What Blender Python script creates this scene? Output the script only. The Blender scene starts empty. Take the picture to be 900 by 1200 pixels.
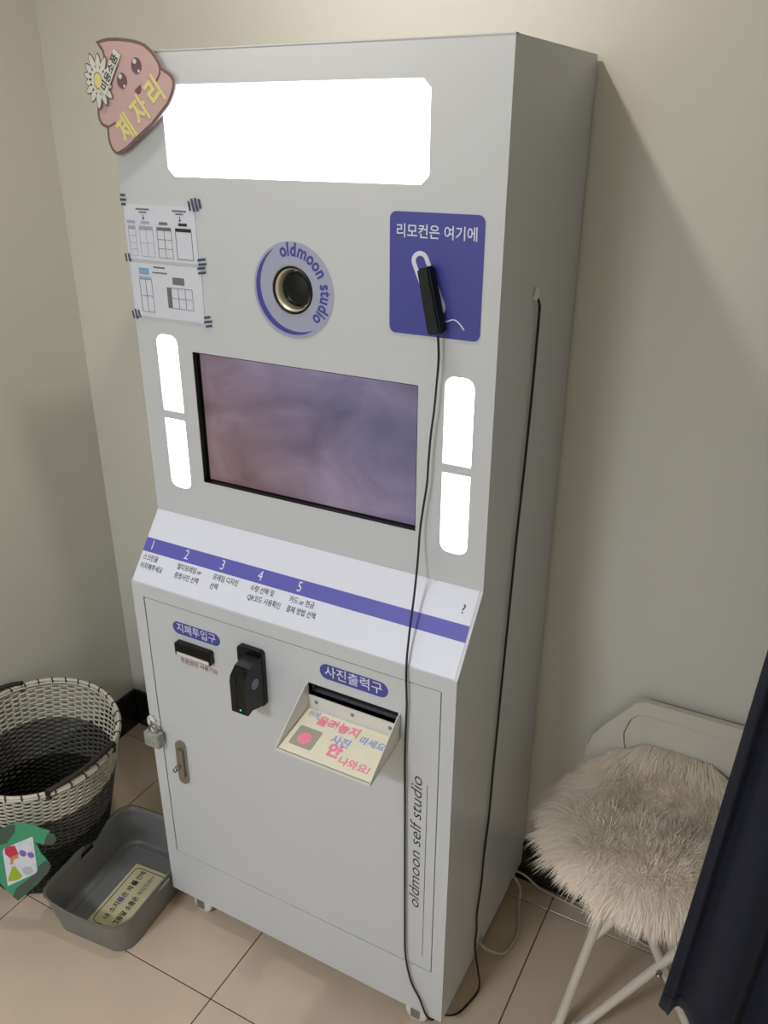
import bpy, bmesh, math, random
import numpy as np
from mathutils import Vector, Matrix
from mathutils.geometry import tessellate_polygon

rnd = random.Random(7)
scene = bpy.context.scene
COL = scene.collection
PI = math.pi

# ---------------------------------------------------------------- camera, world, exposure
cam_d = bpy.data.cameras.new('camera')
cam = bpy.data.objects.new('camera', cam_d)
COL.objects.link(cam)
R_ = Vector((0.87926388, 0.47632781, 0.00261825))
U_ = Vector((-0.19856554, 0.3615291, 0.91097115))
F_ = Vector((-0.43297432, 0.80150392, -0.41246177))
mw = Matrix((R_, U_, -F_)).transposed().to_4x4()
mw.translation = Vector((1.21562, -1.12431, 1.82827))
cam.matrix_world = mw
cam_d.sensor_fit = 'VERTICAL'
cam_d.sensor_height = 36.0
cam_d.lens = 985.8 / 1200 * 36.0
cam_d.clip_start = 0.02
scene.camera = cam

scene.view_settings.view_transform = 'Standard'
scene.view_settings.look = 'None'
scene.view_settings.gamma = 1
scene.view_settings.use_curve_mapping = False
scene.view_settings.exposure = 0.0

world = bpy.data.worlds.new('world')
scene.world = world
world.use_nodes = True
world.node_tree.nodes['Background'].inputs[0].default_value = (0.8, 0.85, 1, 1)
world.node_tree.nodes['Background'].inputs[1].default_value = 0.05

ROOM_H = 2.5
KEY_POS = (0.40, -0.05, 2.485)
KEY_POWER = 5.6
FILL_POS = (0.12, -2.6, 2.485)
FILL_POWER = 47.0
LED_MAIN = 6.5
LED_SIDE = 6.0

def area_lamp(name, pos, size, power, color):
    d = bpy.data.lights.new(name, 'AREA')
    d.shape = 'DISK'
    d.size = size
    d.energy = power
    d.color = color
    o = bpy.data.objects.new(name, d)
    o.location = pos
    COL.objects.link(o)
    return o

area_lamp('key_lamp', (KEY_POS[0], KEY_POS[1], KEY_POS[2] - .012), 0.07, KEY_POWER, (1, 0.94, 0.86))
area_lamp('fill_lamp', (FILL_POS[0], FILL_POS[1], FILL_POS[2] - .012), 0.6, FILL_POWER, (.86, 0.94, 1.07))

# ---------------------------------------------------------------- materials
def s2l(c):
    return tuple((v / 255 / 12.92) if v / 255 <= .04045 else ((v / 255 + .055) / 1.055) ** 2.4 for v in c)

def mat(name, rgb, rough=.5, metal=0.0, emit=0.0, noise=0.0, nscale=20, bump=0.0, bscale=200, coat=0.0, spec=None, sheen=0.0):
    m = bpy.data.materials.new(name)
    m.use_nodes = True
    nt = m.node_tree
    b = nt.nodes['Principled BSDF']
    c = s2l(rgb)
    b.inputs['Base Color'].default_value = (*c, 1)
    b.inputs['Roughness'].default_value = rough
    b.inputs['Metallic'].default_value = metal
    if spec is not None:
        b.inputs['Specular IOR Level'].default_value = spec
    if coat:
        b.inputs['Coat Weight'].default_value = coat
        b.inputs['Coat Roughness'].default_value = .08
    if sheen:
        b.inputs['Sheen Weight'].default_value = sheen
        b.inputs['Sheen Roughness'].default_value = .4
    if emit:
        b.inputs['Emission Color'].default_value = (*c, 1)
        b.inputs['Emission Strength'].default_value = emit
    tc = nt.nodes.new('ShaderNodeTexCoord')
    if noise:
        n = nt.nodes.new('ShaderNodeTexNoise')
        n.inputs['Scale'].default_value = nscale
        n.inputs['Detail'].default_value = 6
        nt.links.new(tc.outputs['Object'], n.inputs['Vector'])
        r = nt.nodes.new('ShaderNodeMapRange')
        r.inputs['From Min'].default_value = .3
        r.inputs['From Max'].default_value = .7
        r.inputs['To Min'].default_value = 1 - noise
        r.inputs['To Max'].default_value = 1 + noise
        nt.links.new(n.outputs['Fac'], r.inputs['Value'])
        mx = nt.nodes.new('ShaderNodeVectorMath')
        mx.operation = 'SCALE'
        mx.inputs[0].default_value = c
        nt.links.new(r.outputs[0], mx.inputs['Scale'])
        nt.links.new(mx.outputs[0], b.inputs['Base Color'])
    if bump:
        n2 = nt.nodes.new('ShaderNodeTexNoise')
        n2.inputs['Scale'].default_value = bscale
        nt.links.new(tc.outputs['Object'], n2.inputs['Vector'])
        bp = nt.nodes.new('ShaderNodeBump')
        bp.inputs['Strength'].default_value = bump
        bp.inputs['Distance'].default_value = .001
        nt.links.new(n2.outputs['Fac'], bp.inputs['Height'])
        nt.links.new(bp.outputs[0], b.inputs['Normal'])
    return m

M = dict(
    wall=mat('wall_paint', (216, 213, 202), .75, noise=.02, nscale=3, bump=.15, bscale=120),
    ceil=mat('ceiling_paint', (225, 222, 212), .9),
    tile=mat('floor_tile', (208, 189, 166), .25, noise=.045, nscale=7, bump=.04, bscale=60),
    grout=mat('grout', (70, 62, 52), .9),
    base=mat('baseboard_tile', (38, 36, 32), .12, noise=.15, nscale=12),
    steel=mat('white_powder_coat', (203, 206, 210), .32, bump=.05, bscale=400),
    vinyl=mat('printed_vinyl_white', (224, 227, 240), .35),
    band=mat('print_violet', (96, 92, 182), .4),
    blue=mat('print_indigo', (66, 68, 154), .38),
    navy=mat('print_navy', (60, 72, 104), .5),
    pillblue=mat('print_pill_blue', (72, 74, 156), .35),
    whiteprint=mat('print_white', (222, 224, 240), .45),
    blackprint=mat('print_black', (36, 36, 42), .5),
    greyprint=mat('print_grey', (110, 112, 118), .5),
    lilac=mat('print_lilac', (168, 170, 196), .5),
    skyprint=mat('print_sky', (128, 170, 206), .5),
    redprint=mat('print_red', (140, 52, 56), .5),
    ring=mat('ring_silver_violet', (166, 170, 194), .35, metal=.15),
    led=mat('led_diffuser', (238, 244, 255), .4, emit=LED_MAIN),
    leds=mat('led_diffuser_side', (238, 244, 255), .4, emit=LED_SIDE),
    black=mat('black_plastic', (10, 11, 11), .28, spec=.35),
    blackm=mat('black_matte_plastic', (20, 25, 26), .5, spec=.3),
    rubber=mat('black_rubber', (14, 14, 14), .55),
    brass=mat('lens_barrel', (238, 232, 202), .28, metal=.55),
    glass=mat('lens_glass', (8, 10, 12), .16, spec=.3),
    chrome=mat('zinc_chrome', (158, 156, 150), .25, metal=.9, noise=.1, nscale=60),
    dark=mat('dark_gap', (20, 20, 20), .8),
    paper=mat('laminated_paper', (216, 220, 232), .25, coat=.3),
    cream=mat('cream_card', (238, 234, 208), .3, coat=.4),
    cream2=mat('cream_card_aged', (214, 208, 168), .3, coat=.5),
    pink=mat('pink_board', (200, 168, 166), .45),
    brown=mat('brown_outline', (116, 96, 92), .5),
    eye=mat('eye_mauve', (112, 86, 92), .4),
    yellow=mat('yellow_letter', (226, 216, 140), .4),
    petal=mat('petal_white', (214, 214, 208), .5),
    hotpink=mat('print_pink', (250, 140, 172), .5),
    periwinkle=mat('print_periwinkle', (150, 168, 224), .5),
    photo=mat('grey_photo', (168, 164, 150), .35),
    whiteplastic=mat('white_plastic', (222, 220, 214), .4),
    concrete=mat('speckled_grey_lock', (150, 152, 148), .5, noise=.35, nscale=120, bump=.5, bscale=300),
    green_led=mat('green_led', (40, 220, 170), .4, emit=1.2),
    wic_white=mat('wicker_white', (204, 199, 184), .5, noise=.08, nscale=60),
    wic_grey=mat('wicker_grey', (92, 90, 88), .5, noise=.12, nscale=60),
    wic_black=mat('wicker_black', (24, 23, 22), .45),
    rope=mat('dark_brown_rope', (48, 40, 34), .7, noise=.25, nscale=120),
    bin=mat('grey_plastic_bin', (120, 120, 118), .42, bump=.08, bscale=500),
    green=mat('green_board', (62, 150, 112), .45),
    darkgreen=mat('charcoal_green_board', (66, 84, 76), .5),
    redicon=mat('icon_red', (196, 52, 78), .5),
    orange=mat('icon_orange', (206, 140, 78), .5),
    purple=mat('icon_purple', (124, 98, 176), .5),
    lime=mat('icon_lime', (158, 180, 40), .5),
    greyicon=mat('icon_pale_grey', (182, 184, 194), .5),
    fur=mat('white_faux_fur', (255, 246, 232), .8, sheen=.4),
    fabric=mat('navy_fabric', (11, 18, 38), .9, sheen=.04, bump=.5, bscale=700),
    chair=mat('white_painted_steel', (206, 200, 188), .35),
    chairp=mat('white_chair_panel', (214, 208, 196), .5),
    cable_w=mat('white_cable', (196, 190, 178), .5),
    lampm=mat('lamp_glow', (255, 236, 200), .5, emit=6),
)

def add_translucent(m, fac):
    nt = m.node_tree
    b = nt.nodes['Principled BSDF']
    t = nt.nodes.new('ShaderNodeBsdfTranslucent')
    t.inputs['Color'].default_value = b.inputs['Base Color'].default_value
    mx = nt.nodes.new('ShaderNodeMixShader')
    mx.inputs[0].default_value = fac
    nt.links.new(b.outputs[0], mx.inputs[1])
    nt.links.new(t.outputs[0], mx.inputs[2])
    nt.links.new(mx.outputs[0], nt.nodes['Material Output'].inputs['Surface'])
add_translucent(M['fur'], .35)

def screen_mat():
    m = bpy.data.materials.new('screen_clouds')
    m.use_nodes = True
    nt = m.node_tree
    b = nt.nodes['Principled BSDF']
    tc = nt.nodes.new('ShaderNodeTexCoord')
    sep = nt.nodes.new('ShaderNodeSeparateXYZ')
    nt.links.new(tc.outputs['Generated'], sep.inputs[0])
    n = nt.nodes.new('ShaderNodeTexNoise')
    n.inputs['Scale'].default_value = 2.6
    n.inputs['Detail'].default_value = 8
    n.inputs['Distortion'].default_value = .6
    nt.links.new(tc.outputs['Generated'], n.inputs['Vector'])
    def ramp(stops):
        r = nt.nodes.new('ShaderNodeValToRGB')
        el = r.color_ramp.elements
        while len(el) < len(stops):
            el.new(.5)
        for e, (p, c) in zip(el, stops):
            e.position = p
            e.color = (*s2l(c), 1)
        return r
    rl = ramp([(.30, (104, 80, 88)), (.5, (130, 106, 110)), (.72, (150, 132, 146))])     # dusk rose, left
    rr = ramp([(.30, (92, 90, 116)), (.5, (118, 110, 140)), (.75, (146, 134, 160))])   # violet, right
    nt.links.new(n.outputs['Fac'], rl.inputs[0])
    nt.links.new(n.outputs['Fac'], rr.inputs[0])
    add = nt.nodes.new('ShaderNodeMath')
    add.operation = 'MULTIPLY_ADD'
    nt.links.new(sep.outputs['Z'], add.inputs[0])
    add.inputs[1].default_value = .45
    nt.links.new(sep.outputs['X'], add.inputs[2])
    mr = nt.nodes.new('ShaderNodeMapRange')
    mr.inputs['From Min'].default_value = .25
    mr.inputs['From Max'].default_value = 1.0
    nt.links.new(add.outputs[0], mr.inputs['Value'])
    mx = nt.nodes.new('ShaderNodeMix')
    mx.data_type = 'RGBA'
    nt.links.new(mr.outputs[0], mx.inputs[0])
    nt.links.new(rl.outputs[0], mx.inputs[6])
    nt.links.new(rr.outputs[0], mx.inputs[7])
    b.inputs['Base Color'].default_value = (.01, .01, .012, 1)
    b.inputs['Roughness'].default_value = .25
    nt.links.new(mx.outputs[2], b.inputs['Emission Color'])
    b.inputs['Emission Strength'].default_value = .8
    return m
M['screen'] = screen_mat()

# ---------------------------------------------------------------- object helpers
ORG = {}

def root(name, loc, label, cat, group=None):
    o = bpy.data.objects.new(name, None)
    o.empty_display_size = .05
    o.location = loc
    COL.objects.link(o)
    ORG[o] = Vector(loc)
    o['label'] = label
    o['category'] = cat
    if group:
        o['group'] = group
    return o

def tag(o, label, cat, group=None):
    o['label'] = label
    o['category'] = cat
    if group:
        o['group'] = group
    return o

def link(name, verts, faces, m, parent=None, smooth=False, label=None, kind=None, fmats=None):
    v = np.array([tuple(p) for p in verts], dtype=float)
    lo, hi = v.min(0), v.max(0)
    org = (lo + hi) / 2
    if parent is None:
        org[2] = lo[2]
    me = bpy.data.meshes.new(name)
    me.from_pydata((v - org).tolist(), [], faces)
    ms = m if isinstance(m, (list, tuple)) else [m]
    for k in ms:
        me.materials.append(M[k])
    if fmats:
        me.polygons.foreach_set('material_index', fmats)
    if smooth:
        me.polygons.foreach_set('use_smooth', [True] * len(me.polygons))
    me.update()
    o = bpy.data.objects.new(name, me)
    COL.objects.link(o)
    if parent is not None:
        o.parent = parent
        o.location = Vector(org) - ORG[parent]
    else:
        o.location = org
    ORG[o] = Vector(org)
    if label:
        o['label'] = label
    if kind:
        o['kind'] = kind
    return o

def frame(origin, u, v):
    u = Vector(u).normalized(); v = Vector(v).normalized()
    n = u.cross(v)
    m = Matrix((u, v, n)).transposed().to_4x4()
    m.translation = Vector(origin)
    return m

def front(y):                       # plane facing -y; local (u,v,w) = (x, z, outward)
    return frame((0, y, 0), (1, 0, 0), (0, 0, 1))

class G:                            # geometry collector
    def __init__(s):
        s.v = []; s.f = []; s.m = []
    def add(s, v, f, mi=0):
        k = len(s.v)
        s.v += [tuple(p) for p in v]
        s.f += [tuple(i + k for i in t) for t in f]
        s.m += [mi] * len(f)
        return s
    def plate(s, loops, w0, w1, T=None, mi=0):
        """flat outline with holes, between offsets w0 and w1 along the normal"""
        T = T or Matrix()
        if not isinstance(loops[0][0], (tuple, list, Vector)):
            loops = [loops]
        def area(l):
            return sum(l[i][0] * l[(i + 1) % len(l)][1] - l[(i + 1) % len(l)][0] * l[i][1] for i in range(len(l)))
        ls = []
        for i, l in enumerate(loops):
            l = [tuple(p[:2]) for p in l]
            if (area(l) < 0) == (i == 0):
                l = l[::-1]
            ls.append(l)
        tris = tessellate_polygon([[Vector((p[0], p[1], 0)) for p in l] for l in ls])
        flat = [p for l in ls for p in l]
        n = len(flat)
        V = [T @ Vector((p[0], p[1], w1)) for p in flat] + [T @ Vector((p[0], p[1], w0)) for p in flat]
        Fc = []
        for t in tris:
            a, b, c = (Vector((*flat[i], 0)) for i in t)
            if (b - a).cross(c - a).z < 0:
                t = t[::-1]
            Fc.append(tuple(t)); Fc.append(tuple(i + n for i in t[::-1]))
        k = 0
        for l in ls:
            q = len(l)
            for i in range(q):
                a, b = k + i, k + (i + 1) % q
                Fc.append((a + n, b + n, b, a))
            k += q
        return s.add(V, Fc, mi)
    def box(s, a, b, mi=0, T=None):
        x0, y0, z0 = a; x1, y1, z1 = b
        V = [Vector(p) for p in [(x0, y0, z0), (x1, y0, z0), (x1, y1, z0), (x0, y1, z0), (x0, y0, z1), (x1, y0, z1), (x1, y1, z1), (x0, y1, z1)]]
        if T:
            V = [T @ p for p in V]
        return s.add(V, [(0, 3, 2, 1), (4, 5, 6, 7), (0, 1, 5, 4), (1, 2, 6, 5), (2, 3, 7, 6), (3, 0, 4, 7)], mi)
    def tube(s, pts, r, seg=8, mi=0, closed=False, cap=True, flat=1.0):
        pts = [Vector(p) for p in pts]
        n = len(pts)
        rr = r if isinstance(r, (list, tuple)) else [r] * n
        V = []
        up = None
        for i, p in enumerate(pts):
            if closed:
                t = pts[(i + 1) % n] - pts[i - 1]
            else:
                t = pts[min(i + 1, n - 1)] - pts[max(i - 1, 0)]
            t.normalize()
            if up is None:
                up = Vector((0, 0, 1)) if abs(t.z) < .8 else Vector((0, 1, 0))
            a = t.cross(up)
            if a.length < 1e-5:
                a = t.cross(Vector((1, 0, 0)))
            a.normalize()
            b = a.cross(t)
            if not closed:
                up = b
            for k in range(seg):
                an = 2 * PI * k / seg
                V.append(p + a * math.cos(an) * rr[i] * flat + b * math.sin(an) * rr[i])
        Fc = []
        for i in range(n if closed else n - 1):
            j = (i + 1) % n
            for k in range(seg):
                l = (k + 1) % seg
                Fc.append((i * seg + k, i * seg + l, j * seg + l, j * seg + k))
        if cap and not closed:
            Fc.append(tuple(range(seg)))
            Fc.append(tuple((n - 1) * seg + k for k in range(seg))[::-1])
        return s.add(V, Fc, mi)
    def lathe(s, prof, T, seg=32, mi=0, sx=1.0, cap=True):
        """prof: (radius, w) list; axis = local z of T"""
        V = []
        for r, w in prof:
            for k in range(seg):
                a = 2 * PI * k / seg
                V.append(T @ Vector((r * math.cos(a) * sx, r * math.sin(a), w)))
        Fc = []
        for i in range(len(prof) - 1):
            for k in range(seg):
                l = (k + 1) % seg
                Fc.append((i * seg + k, i * seg + l, (i + 1) * seg + l, (i + 1) * seg + k))
        if cap and prof[0][0] > 1e-6:
            Fc.append(tuple(range(seg))[::-1])
        if cap and prof[-1][0] > 1e-6:
            Fc.append(tuple((len(prof) - 1) * seg + k for k in range(seg)))
        return s.add(V, Fc, mi)
    def text(s, body, size, T, pos, mi=0, ax='LEFT', width=None, bold=0.0, depth=.0003, xs=1.0, rot=0.0, shear=0.0):
        c = bpy.data.curves.new('t', 'FONT')
        c.body = body
        c.size = size
        c.align_x = ax
        c.align_y = 'CENTER'
        c.offset = bold * size
        c.resolution_u = 3
        c.shear = shear
        o = bpy.data.objects.new('t', c)
        COL.objects.link(o)
        bpy.context.view_layer.update()
        me = bpy.data.meshes.new_from_object(o.evaluated_get(bpy.context.evaluated_depsgraph_get()))
        bpy.data.objects.remove(o)
        v = [p.co.copy() for p in me.vertices]
        if not v:
            return s
        if width:
            w = max(p.x for p in v) - min(p.x for p in v)
            xs = width / w
        L = Matrix.Translation((pos[0], pos[1], depth)) @ Matrix.Rotation(rot, 4, 'Z') @ Matrix.Diagonal((xs, 1, 1, 1))
        s.add([T @ (L @ p) for p in v], [tuple(f.vertices) for f in me.polygons], mi)
        bpy.data.meshes.remove(me)
        return s
    def ribbon(s, pts, w, T, w0, w1, mi=0, closed=False):
        n = len(pts)
        P = [Vector(p).to_2d() for p in pts]
        A = []; B = []
        for i in range(n):
            if closed:
                t = P[(i + 1) % n] - P[i - 1]
            else:
                t = P[min(i + 1, n - 1)] - P[max(i - 1, 0)]
            t.normalize()
            nn = Vector((-t.y, t.x)) * w / 2
            A.append(P[i] + nn); B.append(P[i] - nn)
        V = [T @ Vector((*p, z)) for z in (w0, w1) for p in A + B]
        Fc = []
        N = 2 * n
        for i in range(n if closed else n - 1):
            j = (i + 1) % n
            Fc += [(N + i, N + n + i, N + n + j, N + j), (i, j, n + j, n + i), (i, N + i, N + j, j), (n + i, n + j, N + n + j, N + n + i)]
        return s.add(V, Fc, mi)
    def build(s, name, m, parent=None, **kw):
        return link(name, s.v, s.f, m, parent, fmats=s.m if isinstance(m, (list, tuple)) else None, **kw)

def rect(x0, x1, z0, z1):
    return [(x0, z0), (x1, z0), (x1, z1), (x0, z1)]

def rrect(x0, x1, z0, z1, r, n=5, rs=None):
    """rounded rectangle; rs = radii bl, br, tr, tl"""
    rs = rs or (r, r, r, r)
    out = []
    for (cx, cz, a0, q) in ((x0, z0, PI, rs[0]), (x1, z0, 1.5 * PI, rs[1]), (x1, z1, 0, rs[2]), (x0, z1, .5 * PI, rs[3])):
        sx = 1 if cx == x0 else -1
        sz = 1 if cz == z0 else -1
        if q <= 0:
            out.append((cx, cz)); continue
        for k in range(n + 1):
            a = a0 + .5 * PI * k / n
            out.append((cx + sx * q + q * math.cos(a), cz + sz * q + q * math.sin(a)))
    return out

def circ(cx, cz, r, n=40, rz=None, rot=0):
    rz = rz or r
    o = []
    for k in range(n):
        a = 2 * PI * k / n
        x, z = r * math.cos(a), rz * math.sin(a)
        o.append((cx + x * math.cos(rot) - z * math.sin(rot), cz + x * math.sin(rot) + z * math.cos(rot)))
    return o

def inset(pts, d):
    P = [Vector(p) for p in pts]
    n = len(P)
    ar = sum(P[i].x * P[(i + 1) % n].y - P[(i + 1) % n].x * P[i].y for i in range(n))
    sg = 1 if ar > 0 else -1
    out = []
    for i in range(n):
        a = (P[i] - P[i - 1]).normalized(); b = (P[(i + 1) % n] - P[i]).normalized()
        na = Vector((-a.y, a.x)); nb = Vector((-b.y, b.x))
        nn = (na + nb)
        if nn.length < 1e-4:
            nn = na
        nn.normalize()
        k = d / max(.55, nn.dot(na))
        q = P[i] + nn * k * sg
        out.append((q.x, q.y))
    return out

def bbox_obj(name, a, b, m, parent=None, bev=.0, seg=2, **kw):
    bm = bmesh.new()
    bmesh.ops.create_cube(bm, size=1)
    a = Vector(a); b = Vector(b)
    for v in bm.verts:
        v.co = Vector(((a.x + b.x) / 2 + v.co.x * (b.x - a.x), (a.y + b.y) / 2 + v.co.y * (b.y - a.y), (a.z + b.z) / 2 + v.co.z * (b.z - a.z)))
    if bev:
        bmesh.ops.bevel(bm, geom=bm.edges[:], offset=bev, segments=seg, affect='EDGES', profile=.6)
    vs = [v.co.copy() for v in bm.verts]
    bm.verts.index_update()
    fs = [tuple(v.index for v in f.verts) for f in bm.faces]
    bm.free()
    return link(name, vs, fs, m, parent, **kw)

def smooth_path(pts, n=8):
    P = [Vector(p) for p in pts]
    P = [P[0] * 2 - P[1]] + P + [P[-1] * 2 - P[-2]]
    out = []
    for i in range(1, len(P) - 2):
        for k in range(n):
            t = k / n
            a, b, c, d = P[i - 1], P[i], P[i + 1], P[i + 2]
            out.append(.5 * ((2 * b) + (c - a) * t + (2 * a - 5 * b + 4 * c - d) * t * t + (3 * b - a - 3 * c + d) * t ** 3))
    out.append(P[-2])
    return out

# ---------------------------------------------------------------- the room
XL, XR, YB, YF = -0.613, 2.15, 0.513, -3.6
TS = 0.6073
def struct(o):
    o['kind'] = 'structure'
    return o

struct(G().box((XL - .1, YB, -.05), (XR + .1, YB + .1, ROOM_H)).build('wall_back', 'wall'))
struct(G().box((XL - .1, YF, -.05), (XL, YB, ROOM_H)).build('wall_left', 'wall'))
struct(G().box((XR, YF, -.05), (XR + .1, YB, ROOM_H)).build('wall_right', 'wall'))
struct(G().box((XL - .1, YF - .1, -.05), (XR + .1, YF, ROOM_H)).build('wall_front', 'wall'))
struct(G().box((XL - .1, YF - .1, ROOM_H), (XR + .1, YB + .1, ROOM_H + .08)).build('ceiling', 'ceil'))
floor = struct(G().box((XL, YF, -.06), (XR, YB, -.0022)).build('floor', 'grout'))
xs = [XL] + [v for v in [-0.3629 + TS * k for k in range(0, 6)] if v < XR] + [XR]
ys = [YB] + [v for v in [0.444 - TS * k for k in range(0, 9)] if v > YF] + [YF]
for i in range(len(xs) - 1):
    for j in range(len(ys) - 1):
        g = .0014
        if xs[i + 1] - xs[i] < .02 or ys[j] - ys[j + 1] < .02:
            continue
        bbox_obj('tile', (xs[i] + g, ys[j + 1] + g, -.010), (xs[i + 1] - g, ys[j] - g, 0), 'tile', floor, bev=.0008, seg=1)

bbk = struct(G().box((XL, YB - .002, 0), (XR, YB + .002, .134)).build('baseboard_back', 'grout'))
for i in range(len(xs) - 1):
    bbox_obj('baseboard_tile', (xs[i] + .001 + (.010 if i == 0 else 0), YB - .010, .001), (xs[i + 1] - .001, YB, .1375), 'base', bbk, bev=.0012, seg=1)
bbl = struct(G().box((XL - .002, YF, 0), (XL + .002, YB, .134)).build('baseboard_left', 'grout'))
for j in range(len(ys) - 1):
    bbox_obj('baseboard_tile', (XL, ys[j + 1] + .001, .001), (XL + .010, ys[j] - .001, .1375), 'base', bbl, bev=.0012, seg=1)

for (p, r, lb) in ((KEY_POS, .055, 'small round recessed ceiling lamp above the photo kiosk'), (FILL_POS, .25, 'wide round fill lamp added out of view to brighten the room')):  # second one is an unseen fill lamp, added to brighten kiosk front and floor
    t = root('ceiling_or_fill_light', (p[0], p[1], ROOM_H), lb, 'lamp')
    T = frame((p[0], p[1], ROOM_H), (1, 0, 0), (0, -1, 0))
    G().lathe([(r + .02, 0), (r + .02, .006), (r + .002, .009), (r + .002, .004)], T, 40).build('lamp_trim', 'whiteplastic', t, smooth=True)
    G().lathe([(r, 0), (r, .004), (0, .006)], T, 40).build('lamp_diffuser', 'lampm', t, smooth=True)

# ---------------------------------------------------------------- the kiosk
W, A, D = 0.754, 0.1005, 0.503
Z1, Z2, ZB, H = 0.9577, 1.0867, 0.0652, 1.95
TH = .012
kio = root('photo_kiosk', (W / 2, D / 2, 0), 'tall white self photo kiosk with glowing panels, screen and sloped instruction shelf', 'photo booth')

SL = math.hypot(A, Z2 - Z1)
sv = Vector((0, A / SL, (Z2 - Z1) / SL))
FS = frame((0, 0, Z1), (1, 0, 0), sv)         # sloped plane, local v from 0 to SL
FU = front(A)                                 # upper face
FL = front(0)                                 # lower face

# side panels (profile in y,z ; plane facing +x)
def side(x0, x1):
    T = frame((0, 0, 0), (0, 1, 0), (0, 0, 1))      # u=y v=z w=x
    prof = [(TH, ZB), (.185, ZB), (.19, ZB + .030), (.225, ZB + .030), (.23, ZB), (.40, ZB), (.405, ZB + .026), (.435, ZB + .026), (.44, ZB), (D, ZB), (D, H - .0015), (A + TH, H - .0015), (A + TH, Z2), (TH, Z1)]
    return G().plate(prof, x0, x1, T)
side(0.0, .0015).build('side_panel', 'steel', kio)
side(W - .0015, W).build('side_panel', 'steel', kio)
G().box((0.0, A + TH, H - .0015), (W, D, H)).build('top_panel', 'steel', kio)
G().box((.0016, D - .0015, ZB), (W - .0016, D, H - .002)).build('back_panel', 'steel', kio)
G().box((.0016, TH, ZB), (W - .0016, D - .002, ZB + .0015)).build('bottom_panel', 'steel', kio)

# upper front panel with openings
SC = (0.136, 0.618, 1.174, 1.443)
LED = (0.120, 0.629, 1.7545, 1.8985)
sideleds = [(.048, .1005, 1.315, 1.469, (0, 0, .017, .017)), (.048, .1005, 1.149, 1.2985, (.017, .017, 0, 0)),
            (.6665, .719, 1.314, 1.466, (0, 0, .017, .017)), (.6665, .719, 1.148, 1.298, (.017, .017, 0, 0))]
LC = (.374, 1.578)
def cham(x0, x1, z0, z1, c):
    return [(x0 + c, z0), (x1 - c, z0), (x1, z0 + c), (x1, z1 - c), (x1 - c, z1), (x0 + c, z1), (x0, z1 - c), (x0, z0 + c)]
loops = [rect(0, W, Z2, H), cham(*LED, .013), rect(*SC), circ(*LC, .0405)]
for (x0, x1, z0, z1, rs) in sideleds:
    loops.append(rrect(x0, x1, z0, z1, 0, rs=rs, n=4))
G().plate(loops, -TH, 0, FU).build('front_panel', 'steel', kio)
# folded bright lip of the top edge
G().box((0, A - .0006, H - .0012), (W, A + TH, H + .0006)).build('top_lip', 'steel', kio)
lp = G().plate(cham(LED[0] - .004, LED[1] + .004, LED[2] - .004, LED[3] + .004, .013), -TH - .003, -TH + .004, FU).build('light_panel', 'led', kio, label='large glowing white light panel across the top')
for (x0, x1, z0, z1, rs) in sideleds:
    G().plate(rect(x0 - .003, x1 + .003, z0 - .003, z1 + .003), -TH - .003, -TH + .004, FU).build('side_light', 'leds', kio)
# screen set back behind its opening
scr = G().plate([rect(SC[0] - .01, SC[1] + .01, SC[2] - .01, SC[3] + .01), rect(SC[0] + .0045, SC[1] - .0015, SC[2] + .003, SC[3] - .002)], -TH - .006, -TH - .001, FU).build('screen_bezel', 'black', kio)
G().plate(rect(SC[0] - .006, SC[1] + .006, SC[2] - .006, SC[3] + .006), -TH - .010, -TH - .004, FU).build('screen', 'screen', kio, label='wide screen with a mauve cloudy sky picture')
G().plate([rect(SC[0] + .0004, SC[1] - .0004, SC[2] + .0004, SC[3] - .0004), rect(SC[0] + .0014, SC[1] - .0014, SC[2] + .0014, SC[3] - .0014)], -TH - .002, -.0006, FU).build('screen_liner', 'black', kio)
# lens
T = frame((LC[0], A, LC[1]), (1, 0, 0), (0, 0, 1))
ls = G().lathe([(.041, 0), (.041, .0015), (.0375, .0022), (.0365, -.004), (.036, -.030)], T, 48, cap=False).build('lens_ring', 'black', kio, smooth=True)
b = G().lathe([(.0364, -.0005), (.0358, -.0005), (.0352, -.008), (.0348, -.0085), (.0342, -.020), (.0318, -.022), (.0310, -.028)], T, 48, cap=False)
b.build('lens_barrel', 'brass', kio, smooth=True, label='pale gold reflecting inside of the lens opening')
g = G().lathe([(.0300, -.034), (.0300, -.0130), (.0285, -.0118), (.0270, -.0130), (.0265, -.0150), (.022, -.0142), (.012, -.0128), (0, -.0122)], T, 48)
g.build('camera_lens', 'glass', kio, smooth=True)
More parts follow.
